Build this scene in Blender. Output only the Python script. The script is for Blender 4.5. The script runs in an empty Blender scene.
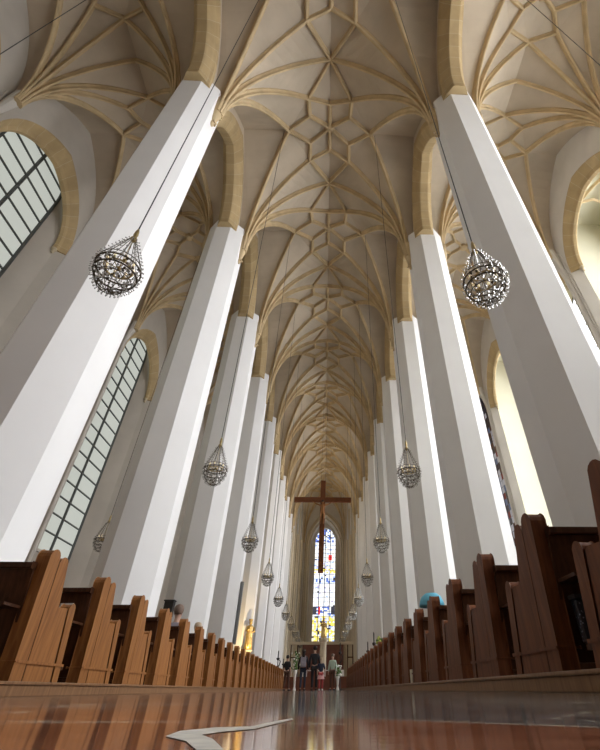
import bpy, bmesh, math, random
from mathutils import Vector, Matrix
PI = math.pi
SC = bpy.context.scene
COL = SC.collection
random.seed(4)

# ---------------------------------------------------------------- measures
S = 8.0148          # bay length
Y1 = 8.6627         # first pillar pair
W = 6.3673          # pillar centre from the axis
AP = 1.06           # pillar apothem
ZC = 21.25          # rib springing
H = 30.02           # nave ridge
AXR = 11.0          # aisle ridge
XO = 15.1           # outer wall face

# ---------------------------------------------------------------- materials
def mat(name, color, rough=0.8, noise=0.0, nscale=3.0, metallic=0.0, bump=0.0, bscale=40.0, emit=None, estr=1.0, color2=None, spec=0.5, stretch=None):
    m = bpy.data.materials.new(name); m.use_nodes = True
    nt = m.node_tree; b = nt.nodes['Principled BSDF']
    b.inputs['Base Color'].default_value = (*color, 1)
    b.inputs['Roughness'].default_value = rough
    b.inputs['Metallic'].default_value = metallic
    b.inputs['Specular IOR Level'].default_value = spec
    if noise > 0 or color2:
        tc = nt.nodes.new('ShaderNodeTexCoord'); n = nt.nodes.new('ShaderNodeTexNoise')
        n.inputs['Scale'].default_value = nscale; n.inputs['Detail'].default_value = 6
        src = tc.outputs['Object']
        if stretch:
            mp = nt.nodes.new('ShaderNodeMapping'); mp.inputs['Scale'].default_value = stretch
            nt.links.new(src, mp.inputs[0]); src = mp.outputs[0]
        nt.links.new(src, n.inputs['Vector'])
        r = nt.nodes.new('ShaderNodeValToRGB')
        c2 = color2 if color2 else tuple(c*(1-noise) for c in color)
        r.color_ramp.elements[0].position = .35; r.color_ramp.elements[1].position = .65
        r.color_ramp.elements[0].color = (*c2, 1); r.color_ramp.elements[1].color = (*color, 1)
        nt.links.new(n.outputs['Fac'], r.inputs[0]); nt.links.new(r.outputs[0], b.inputs['Base Color'])
    if bump > 0:
        tc = nt.nodes.new('ShaderNodeTexCoord'); n = nt.nodes.new('ShaderNodeTexNoise')
        n.inputs['Scale'].default_value = bscale
        bp = nt.nodes.new('ShaderNodeBump'); bp.inputs['Strength'].default_value = bump; bp.inputs['Distance'].default_value = .02
        nt.links.new(tc.outputs['Object'], n.inputs['Vector']); nt.links.new(n.outputs['Fac'], bp.inputs['Height']); nt.links.new(bp.outputs[0], b.inputs['Normal'])
    if emit:
        b.inputs['Emission Color'].default_value = (*emit, 1); b.inputs['Emission Strength'].default_value = estr
    return m

def wood(name, c1, c2, rough=.38):
    m = bpy.data.materials.new(name); m.use_nodes = True
    nt = m.node_tree; b = nt.nodes['Principled BSDF']; b.inputs['Roughness'].default_value = rough; b.inputs['Specular IOR Level'].default_value = .2
    tc = nt.nodes.new('ShaderNodeTexCoord'); mp = nt.nodes.new('ShaderNodeMapping'); mp.inputs['Scale'].default_value = (14, 14, 1.1)
    n = nt.nodes.new('ShaderNodeTexNoise'); n.inputs['Scale'].default_value = 2.2; n.inputs['Detail'].default_value = 8; n.inputs['Distortion'].default_value = .6
    r = nt.nodes.new('ShaderNodeValToRGB'); r.color_ramp.elements[0].position = .3; r.color_ramp.elements[1].position = .7
    r.color_ramp.elements[0].color = (*c2, 1); r.color_ramp.elements[1].color = (*c1, 1)
    nt.links.new(tc.outputs['Object'], mp.inputs[0]); nt.links.new(mp.outputs[0], n.inputs['Vector'])
    nt.links.new(n.outputs['Fac'], r.inputs[0]); nt.links.new(r.outputs[0], b.inputs['Base Color'])
    return m

def stone_blocks(name, c1, c2, joint):
    m = bpy.data.materials.new(name); m.use_nodes = True
    nt = m.node_tree; b = nt.nodes['Principled BSDF']; b.inputs['Roughness'].default_value = .85
    uv = nt.nodes.new('ShaderNodeUVMap'); uv.uv_map = 'UVMap'
    br = nt.nodes.new('ShaderNodeTexBrick'); br.inputs['Scale'].default_value = 1.0
    br.inputs['Color1'].default_value = (*c1, 1); br.inputs['Color2'].default_value = (*c2, 1); br.inputs['Mortar'].default_value = (*joint, 1)
    br.inputs['Mortar Size'].default_value = .012; br.inputs['Brick Width'].default_value = .85; br.inputs['Row Height'].default_value = 5.0
    br.offset = 0
    nt.links.new(uv.outputs[0], br.inputs['Vector'])
    tc = nt.nodes.new('ShaderNodeTexCoord'); n = nt.nodes.new('ShaderNodeTexNoise'); n.inputs['Scale'].default_value = 1.5; n.inputs['Detail'].default_value = 5
    nt.links.new(tc.outputs['Object'], n.inputs['Vector'])
    mx = nt.nodes.new('ShaderNodeMix'); mx.data_type = 'RGBA'; mx.blend_type = 'MULTIPLY'; mx.inputs[0].default_value = .35
    nt.links.new(br.outputs['Color'], mx.inputs[6]); nt.links.new(n.outputs['Fac'], mx.inputs[7]); nt.links.new(mx.outputs[2], b.inputs['Base Color'])
    return m

M = {}
M['plaster'] = mat('white_lime_plaster', (.80, .79, .77), .9, .05, .5)
M['leftwall'] = mat('shaded_left_chapel_plaster', (.50, .455, .39), .9, .10, .6)  # wall plaster darkened: the left chapels' shade put into its colour
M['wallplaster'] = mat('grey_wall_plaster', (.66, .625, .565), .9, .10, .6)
M['backwall'] = mat('brown_unseen_back_wall', (.24, .20, .16), .8, .1, .5)  # browned so the unseen back wall reflects less light
M['chapelwall'] = mat('pale_yellow_chapel_wall', (.60, .575, .44), .9, .06, .5)
M['vault'] = mat('vault_plaster', (.56, .475, .36), .92, .18, .45)
M['rib'] = mat('rib_sandstone', (.62, .475, .275), .85, .22, 1.2)
M['arch'] = stone_blocks('yellow_sandstone_blocks', (.58, .43, .225), (.50, .365, .18), (.66, .55, .37))
M['oak'] = wood('lit_pew_and_carving_oak', (.40, .175, .055), (.22, .088, .028), .45)  # lighter copy of the pew oak: left block's light put into the colour
M['oakr'] = wood('shaded_pew_and_cross_oak', (.21, .074, .028), (.11, .037, .015), .55)  # darker copy: right pews' shade put into the colour; the cross shares it
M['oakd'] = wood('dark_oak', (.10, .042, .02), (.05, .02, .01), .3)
M['sill'] = wood('platform_oak', (.30, .17, .085), (.19, .10, .05), .4)
M['iron'] = mat('dark_bronze', (.09, .07, .045), .45, metallic=.7)
M['brass'] = mat('aged_brass', (.42, .32, .15), .35, metallic=.8)
M['crystal'] = mat('glass_beads', (.75, .74, .70), .08, metallic=.55)
M['cable'] = mat('black_cable', (.03, .03, .03), .6)
M['bulb'] = mat('lamp_bulb', (.9, .82, .6), .3, emit=(1, .78, .42), estr=.45)
M['lead'] = mat('lead_grey', (.07, .075, .07), .6)
M['gold'] = mat('gilding', (.80, .55, .20), .35, .2, 8, metallic=.75)
M['black'] = mat('black_wood', (.018, .016, .014), .5)
M['white'] = mat('white_linen', (.8, .78, .74), .8)
M['vein'] = mat('white_marble_vein', (.80, .78, .70), .4, .25, 60)
M['paper'] = mat('cream_paper', (.75, .70, .55), .8)
M['redpanel'] = mat('red_brown_marble', (.20, .065, .035), .35, .3, 2.5)
M['cream'] = mat('cream_stone', (.62, .53, .38), .7, .1, 3)
M['skin'] = mat('skin', (.55, .34, .25), .55)
M['hair'] = mat('dark_hair', (.03, .02, .015), .6)
M['greyhair'] = mat('brown_grey_hair', (.22, .15, .11), .7, .3, 30)
M['blond'] = mat('pale_blond_hair', (.6, .47, .33), .7, .2, 30)
M['blue'] = mat('light_blue_cotton', (.16, .55, .75), .8)
M['blackcloth'] = mat('black_cloth', (.02, .02, .025), .85)
M['greycloth'] = mat('grey_lilac_canvas', (.30, .28, .33), .85)
M['greencloth'] = mat('pale_green_cloth', (.50, .62, .52), .85)
M['pink'] = mat('pink_cotton', (.75, .42, .42), .85)
M['red'] = mat('red_knit', (.45, .06, .06), .85)
M['denim'] = mat('navy_denim', (.03, .04, .07), .85)
M['brownc'] = mat('brown_trousers', (.10, .05, .035), .85)
M['leaf'] = mat('foliage_green', (.10, .20, .05), .6)
M['yellowf'] = mat('yellow_green_blossom', (.45, .5, .10), .6)
M['ltwin'] = mat('frosted_daylight_pane', (.14, .14, .13), .5, emit=(.78, .82, .74), estr=.52)
RTW = {b: mat('bright_daylight_pane_%d' % (b+2), (.5, .5, .5), .3, emit=(.95, .97, 1.03), estr=e) for b, e in ((-2, 15), (-1, 12.5), (0, 10.5), (1, 10), (2, 10), (4, 10), (5, 9.5), (6, 9.5), (7, 9.5))}
M['speaker'] = mat('grey_speaker_metal', (.16, .165, .165), .6)

def speckled(name):
    m = bpy.data.materials.new(name); m.use_nodes = True; nt = m.node_tree; b = nt.nodes['Principled BSDF']
    b.inputs['Roughness'].default_value = .3
    tc = nt.nodes.new('ShaderNodeTexCoord'); v = nt.nodes.new('ShaderNodeTexVoronoi'); v.inputs['Scale'].default_value = 55
    r = nt.nodes.new('ShaderNodeValToRGB'); r.color_ramp.elements[0].position = .0; r.color_ramp.elements[1].position = .30
    r.color_ramp.elements[0].color = (.55, .6, .75, 1); r.color_ramp.elements[1].color = (.012, .014, .02, 1)
    nt.links.new(tc.outputs['Object'], v.inputs['Vector']); nt.links.new(v.outputs['Distance'], r.inputs[0]); nt.links.new(r.outputs[0], b.inputs['Base Color'])
    return m
M['speckle'] = speckled('black_and_white_speckled_fabric')

def floor_mat():
    m = bpy.data.materials.new('polished_marble_floor'); m.use_nodes = True; nt = m.node_tree; b = nt.nodes['Principled BSDF']
    L = nt.links.new
    tc = nt.nodes.new('ShaderNodeTexCoord'); sp = nt.nodes.new('ShaderNodeSeparateXYZ'); L(tc.outputs['Object'], sp.inputs[0])
    def noise(sc, det=6, dist=0.):
        n = nt.nodes.new('ShaderNodeTexNoise'); n.inputs['Scale'].default_value = sc; n.inputs['Detail'].default_value = det; n.inputs['Distortion'].default_value = dist
        L(tc.outputs['Object'], n.inputs['Vector']); return n.outputs['Fac']
    def ramp(src, p0, c0, p1, c1):
        r = nt.nodes.new('ShaderNodeValToRGB'); r.color_ramp.elements[0].position = p0; r.color_ramp.elements[1].position = p1
        r.color_ramp.elements[0].color = (*c0, 1); r.color_ramp.elements[1].color = (*c1, 1); L(src, r.inputs[0]); return r.outputs[0]
    def math_(op, a, bb):
        n = nt.nodes.new('ShaderNodeMath'); n.operation = op
        for i, x in enumerate((a, bb)):
            if isinstance(x, (int, float)): n.inputs[i].default_value = x
            else: L(x, n.inputs[i])
        return n.outputs[0]
    def mix(f, a, bb):
        n = nt.nodes.new('ShaderNodeMix'); n.data_type = 'RGBA'; L(f, n.inputs[0]); L(a, n.inputs[6]); L(bb, n.inputs[7]); return n.outputs[2]
    red = ramp(noise(9, 8, .5), .35, (.30, .115, .065), .65, (.46, .20, .115))
    grey = ramp(noise(7, 8, .8), .35, (.10, .10, .105), .68, (.26, .25, .24))
    # the grey border stone lies beyond an oblique joint: y > 0.86 - 0.75 * x
    d = math_('SUBTRACT', math_('ADD', sp.outputs['Y'], math_('MULTIPLY', sp.outputs['X'], 1.0)), 1.035)
    isg = math_('GREATER_THAN', d, 0.0)
    far = math_('GREATER_THAN', sp.outputs['Y'], 9.0)
    left = math_('LESS_THAN', sp.outputs['X'], .30)
    isg2 = math_('MULTIPLY', isg, math_('SUBTRACT', 1.0, math_('MULTIPLY', left, .6)))
    base = mix(isg2, red, grey)
    joint = math_('LESS_THAN', math_('ABSOLUTE', d, 0.0), .007)
    # light veins
    vn = math_('LESS_THAN', math_('ABSOLUTE', math_('SUBTRACT', noise(1.6, 4, 1.2), .5), 0.0), .006)
    rgb = nt.nodes.new('ShaderNodeRGB'); rgb.outputs[0].default_value = (.72, .68, .56, 1)
    base = mix(joint, base, rgb.outputs[0])
    base = mix(vn, base, rgb.outputs[0])
    L(base, b.inputs['Base Color'])
    rr = nt.nodes.new('ShaderNodeMapRange'); L(noise(40, 8), rr.inputs[0]); rr.inputs[3].default_value = .05; rr.inputs[4].default_value = .12
    b.inputs['Specular IOR Level'].default_value = .25
    L(rr.outputs[0], b.inputs['Roughness'])
    bp = nt.nodes.new('ShaderNodeBump'); bp.inputs['Strength'].default_value = .02; bp.inputs['Distance'].default_value = .002
    L(noise(90, 6), bp.inputs['Height']); L(bp.outputs[0], b.inputs['Normal'])
    return m
M['floor'] = floor_mat()

# ---------------------------------------------------------------- mesh helpers
class MB:
    def __init__(s): s.v = []; s.f = []; s.uv = {}; s.mi = []
    def add(s, vs, fs, m=0):
        o = len(s.v); s.v += [tuple(x) for x in vs]
        for f in fs: s.f.append(tuple(i+o for i in f)); s.mi.append(m)
    def box(s, x0, x1, y0, y1, z0, z1, m=0):
        s.add([(x0,y0,z0),(x1,y0,z0),(x1,y1,z0),(x0,y1,z0),(x0,y0,z1),(x1,y0,z1),(x1,y1,z1),(x0,y1,z1)],
              [(0,3,2,1),(4,5,6,7),(0,1,5,4),(1,2,6,5),(2,3,7,6),(3,0,4,7)], m)
    def loft(s, rings, closed=False, caps=False, m=0):
        n = len(rings[0]); o = len(s.v)
        for r in rings: s.v += [tuple(p) for p in r]
        for i in range(len(rings)-1):
            for j in range(n if closed else n-1):
                k = (j+1) % n
                s.f.append((o+i*n+j, o+i*n+k, o+(i+1)*n+k, o+(i+1)*n+j)); s.mi.append(m)
        if caps:
            s.f.append(tuple(o+j for j in reversed(range(n)))); s.mi.append(m)
            e = o+(len(rings)-1)*n; s.f.append(tuple(e+j for j in range(n))); s.mi.append(m)
    def tube(s, pts, r, n=8, m=0, caps=True):
        pts = [Vector(p) for p in pts]; rings = []
        rr = r if isinstance(r, (list, tuple)) else [r]*len(pts)
        up = None
        for i, p in enumerate(pts):
            t = (pts[min(i+1, len(pts)-1)]-pts[max(i-1, 0)])
            if t.length < 1e-9: t = Vector((0, 0, 1))
            t.normalize()
            if up is None:
                up = Vector((0,0,1)) if abs(t.z) < .9 else Vector((1,0,0))
            a = up - t*up.dot(t)
            if a.length < 1e-6: a = Vector((1,0,0)) - t*t.x
            a.normalize(); up = a; b = t.cross(a)
            rings.append([p+(a*math.cos(2*PI*k/n)+b*math.sin(2*PI*k/n))*rr[i] for k in range(n)])
        s.loft(rings, True, caps, m)
    def lathe(s, prof, c=(0,0,0), n=16, m=0, sx=1, sy=1):
        rings = [[(c[0]+r*sx*math.cos(2*PI*k/n), c[1]+r*sy*math.sin(2*PI*k/n), c[2]+z) for k in range(n)] for r, z in prof]
        s.loft(rings, True, True, m)
    def ball(s, c, r, n=10, m=0, sz=1.0, sx=1., sy=1.):
        pr = [(max(1e-4, r*math.sin(PI*i/6)), -r*sz*math.cos(PI*i/6)) for i in range(7)]
        s.lathe(pr, c, n, m, sx, sy)
    def octa(s, c, r, m=0):
        x, y, z = c
        s.add([(x+r,y,z),(x-r,y,z),(x,y+r,z),(x,y-r,z),(x,y,z+r*1.3),(x,y,z-r*1.3)],
              [(0,2,4),(2,1,4),(1,3,4),(3,0,4),(2,0,5),(1,2,5),(3,1,5),(0,3,5)], m)
    def mesh(s, name, mats, smooth=False, origin=None):
        me = bpy.data.meshes.new(name)
        vs = s.v
        if origin: vs = [(x-origin[0], y-origin[1], z-origin[2]) for x, y, z in vs]
        me.from_pydata(vs, [], s.f)
        for m in (mats if isinstance(mats, (list, tuple)) else [mats]): me.materials.append(m)
        for p, i in zip(me.polygons, s.mi): p.material_index = i; p.use_smooth = smooth
        me.update()
        return me
    def build(s, name, mats, parent=None, smooth=False, loc=None, bevel=0):
        me = s.mesh(name, mats, smooth)
        o = bpy.data.objects.new(name, me); COL.objects.link(o)
        if loc: o.location = loc
        if parent: o.parent = parent
        if bevel:
            bv = o.modifiers.new('edge', 'BEVEL'); bv.width = bevel; bv.segments = 2; bv.limit_method = 'ANGLE'
        return o

def empty(name, loc=(0,0,0), rz=0):
    o = bpy.data.objects.new(name, None); COL.objects.link(o); o.location = loc; o.rotation_euler = (0,0,rz); o.empty_display_size = .1
    return o
def tag(o, label=None, cat=None, group=None, kind=None):
    if label: o['label'] = label
    if cat: o['category'] = cat
    if group: o['group'] = group
    if kind: o['kind'] = kind
    return o
def copy_tree(o, parent=None):
    c = o.copy(); COL.objects.link(c)
    if parent: c.parent = parent
    for ch in list(o.children): copy_tree(ch, c)
    return c
ORD = ['nearest', 'second', 'third', 'fourth', 'fifth', 'sixth', 'seventh', 'eighth', 'ninth', 'tenth', 'eleventh', 'twelfth', 'thirteenth',
       'fourteenth', 'fifteenth', 'sixteenth', 'seventeenth', 'eighteenth', 'nineteenth', 'twentieth', 'twenty-first', 'twenty-second', 'twenty-third', 'twenty-fourth',
       'twenty-fifth', 'twenty-sixth', 'twenty-seventh', 'twenty-eighth']

# ---------------------------------------------------------------- floor and platforms
f = MB(); f.add([(-20.5,-7.6,0),(20.5,-7.6,0),(20.5,90,0),(-20.5,90,0)], [(0,1,2,3)])
tag(f.build('floor', M['floor']), kind='structure')
for s, nm in ((-1, 'left'), (1, 'right')):
    p = MB(); xs = sorted((s*1.75, s*5.15))
    p.box(xs[0], xs[1], -2.0, 35.0, 0.0, .068)
    xs = sorted((s*1.735, s*1.9)); p.box(xs[0], xs[1], -2.0, 35.02, .068, .088)
    o = p.build('trim_platform_'+nm, M['sill'], bevel=.006); tag(o, kind='structure')

inl = MB(); IP = [(0.3836, 0.3448), (0.3812, 0.3879), (0.3987, 0.4179), (0.4234, 0.4233), (0.4482, 0.5369), (0.4506, 0.5105), (0.4304, 0.3964), (0.4119, 0.3734), (0.4038, 0.3517), (0.4169, 0.3198), (0.4331, 0.2634), (0.4202, 0.2654), (0.4045, 0.3103)]
inl.add([(x, y, .0004) for x, y in IP], [tuple(range(len(IP)))])
tag(inl.build('trim_floor_inlay', M['vein']), kind='structure')

# ---------------------------------------------------------------- rib helpers
def arc(P, N, n=14):
    P = Vector(P); N = Vector(N); h = N.z-P.z; d = Vector((N.x-P.x, N.y-P.y, 0)); D = d.length; d.normalize()
    R = (D*D+h*h)/(2*D); tm = math.asin(min(1, h/R))
    if D > R: tm = PI-tm
    return [P+d*(R*(1-math.cos(tm*i/n)))+Vector((0,0,R*math.sin(tm*i/n))) for i in range(n+1)]
def line(P, N, n=3):
    P = Vector(P); N = Vector(N)
    return [P.lerp(N, i/n) for i in range(n+1)]
PROF = [(-.135, -.06), (-.135, .07), (-.10, .085), (-.045, .15), (-.04, .19), (-.062, .21), (-.062, .29), (-.03, .32), (.03, .32), (.062, .29), (.062, .21), (.04, .19), (.045, .15), (.10, .085), (.135, .07), (.135, -.06)]
def sweep(mb, pts, sc=1.0, inward=None):
    # profile depth points down / towards the room
    h = Vector((pts[-1].x-pts[0].x, pts[-1].y-pts[0].y, 0))
    h.normalize(); side = Vector((h.y, -h.x, 0)); rings = []
    for i, p in enumerate(pts):
        t = pts[min(i+1, len(pts)-1)]-pts[max(i-1, 0)]; t.normalize()
        n = side.cross(t)
        if n.z > 0 or (abs(n.z) < 1e-3 and n.dot(h) < 0): n = -n
        if n.z > 1e-6: n = -n
        rings.append([p+side*a*sc+n*b*sc for a, b in PROF])
    mb.loft(rings, True, True)

def vault_bay(kind, xc, sgn_list, Y0, hw, zc, nodes, ribs, webs, polys, wallu, t0=1.0, t1=1.0, length=S, title='ceiling'):
    """one rectangular net-vault bay; nodes given as (|u|, f, z) in one quadrant"""
    def P(node, su, sf, y_only=False):
        u, fr, z = node
        ff = fr if sf > 0 else 1-fr
        tp = t0+(t1-t0)*ff
        return Vector((xc+su*u*tp, Y0+ff*length, z))
    S0 = (hw, 0.0, zc)
    web = MB(); riblist = []
    for sf in (1, -1):
        for su in (1, -1):
            cur = {k: arc(P(S0, su, sf), P(nodes[k], su, sf)) for k in set(sum([list(w) for w in webs], []))}
            for a, b in webs: web.loft([cur[a], cur[b]])
            if wallu:
                wu = wallu if kind == 'nave' else (11-6.76 if su*xc < 0 else XO-11+.02)
                web.loft([cur['W'], [Vector((xc+su*wu, p.y, p.z)) for p in cur['W']]])
            for pl in polys:
                vs = [P(nodes[k], su, sf) for k in pl]
                web.add(vs, [tuple(range(len(vs)))])
            for r in ribs:
                if r[0] == 'S':
                    if r[1] == 'A' and sf < 0: continue
                    riblist.append(arc(P(S0, su, sf), P(nodes[r[1]], su, sf)))
                else:
                    a, b = P(nodes[r[0]], su, sf), P(nodes[r[1]], su, sf)
                    if nodes[r[0]][0] == 0 and nodes[r[1]][0] == 0 and su < 0: continue
                    riblist.append(line(a, b))
            # lunette cells between wall and T node share the 'W' curve
    root = web.build(title, M['vault']); tag(root, kind='structure')
    for pts in riblist:
        mb = MB(); sweep(mb, pts, 1.0 if kind == 'nave' else .85)
        mb.build('rib', M['rib'], root, smooth=False)
    b = MB(); B = P(nodes['B'], 1, 1)
    b.lathe([(.02, -.40), (.16, -.38), (.26, -.30), (.30, -.18), (.30, .02)], B, 14)
    b.build('boss', M['rib'], root, smooth=True)
    return root

NN = {'A': (0, 0, H), 'Q': (1.38, .25, 29.35), 'C': (0, .31, 29.98), 'U': (1.33, .39, 29.55), 'B': (0, .5, 29.98), 'T': (2.74, .5, 29.3), 'W': (5.72, .5, 29.1)}
NR = [('S','A'),('S','Q'),('S','T'),('A','Q'),('Q','C'),('C','B'),('Q','U'),('U','T'),('U','B')]
NW = [('W','T'),('T','Q'),('Q','A')]
NP = [('A','Q','C'),('C','Q','U','B'),('Q','T','U'),('T','B','U')]
AN = {'A': (0, 0, 28.0), 'C': (0, .24, 28.0), 'E': (0, .36, 28.0), 'Q': (1.3, .31, 27.75), 'U': (.85, .42, 27.95), 'B': (0, .5, 28.05), 'T': (2.05, .5, 27.6), 'W': (4.35, .5, 27.4)}
AR = [('S','A'),('S','C'),('S','Q'),('S','T'),('C','Q'),('Q','U'),('U','T'),('U','B')]
AW = [('W','T'),('T','Q'),('Q','C'),('C','A')]
APOL = [('C','Q','U','E'),('E','U','B'),('Q','T','U'),('T','B','U')]

for b in range(-2, 8):
    Y0 = Y1+S*b
    vault_bay('nave', 0, None, Y0, W-AP-.02, ZC, NN, NR, NW, NP, 5.74)
    for s in (-1, 1):
        vault_bay('aisle', s*AXR, None, Y0, 3.60, 21.5, AN, AR, AW, APOL, 1)
# the choir end narrows
vault_bay('nave', 0.1, None, Y1+S*8, W-AP-.02, ZC, NN, NR, NW, NP, None, 1.0, .74, 10.6)

# ---------------------------------------------------------------- arches
def arch_path(hw, z0, zs, za, n=12, jamb=True):
    pts = []
    if jamb: pts.append((-hw, z0))
    h = za-zs; R = (hw*hw+h*h)/(2*hw); tm = math.asin(min(1, h/R))
    if h < hw: tm = math.asin(min(1, h/R))
    L = [(-hw+R*(1-math.cos(tm*i/n)), zs+R*math.sin(tm*i/n)) for i in range(n+1)]
    pts += L
    pts += [(-y, z) for y, z in reversed(L[:-1])]
    if jamb: pts.append((hw, z0))
    return pts
def wall_with_arch(mb, x, yc, hb, z0, ztop, hw, zs, za, flip=False, n=12):
    """vertical wall face at x covering yc+-hb, z0..ztop with an arched opening"""
    inner = arch_path(hw, z0, zs, za, n)
    N = len(inner); outer = []; inn2 = []
    for i, (y, z) in enumerate(inner):
        if i == 0: outer.append((-hb, z0)); inn2.append((y, z))
        elif i == 1:
            outer += [(-hb, z), (-hb, ztop)]; inn2 += [(y, z), (y, z)]
        elif i == N-2:
            outer += [(hb, ztop), (hb, z)]; inn2 += [(y, z), (y, z)]
        elif i == N-1: outer.append((hb, z0)); inn2.append((y, z))
        else: outer.append((y, ztop)); inn2.append((y, z))
    mb.loft([[(x, yc+y, z) for y, z in inn2], [(x, yc+y, z) for y, z in outer]])

def stone_arch(name, stations, yc, x_of, parent=None, cap=True, label=None, cat=None, group=None):
    """stations: list of (x, hw, z_start, zs, za): lofts the moulded stone band; UV.x runs along the arch"""
    n = 16; mb = MB(); rings = []
    for x, hw, z0, zs, za in stations:
        rings.append([(x_of(x), yc+y, z) for y, z in arch_path(hw, z0, zs, za, n)])
    # transpose so that every ring is one cross-section of the band
    cs = [[r[i] for r in rings] for i in range(len(rings[0]))]
    mb.loft(cs, True, True)
    me = mb.mesh(name, M['arch'])
    uvl = me.uv_layers.new(name='UVMap')
    K = len(stations); dist = [0]
    for i in range(1, len(cs)): dist.append(dist[-1]+(Vector(cs[i][0])-Vector(cs[i-1][0])).length)
    for poly in me.polygons:
        for li in poly.loop_indices:
            vi = me.loops[li].vertex_index
            uvl.data[li].uv = (dist[vi//K], .3+.1*(vi % K))
    o = bpy.data.objects.new(name, me); COL.objects.link(o)
    if label: tag(o, label, cat, group)
    return o

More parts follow.
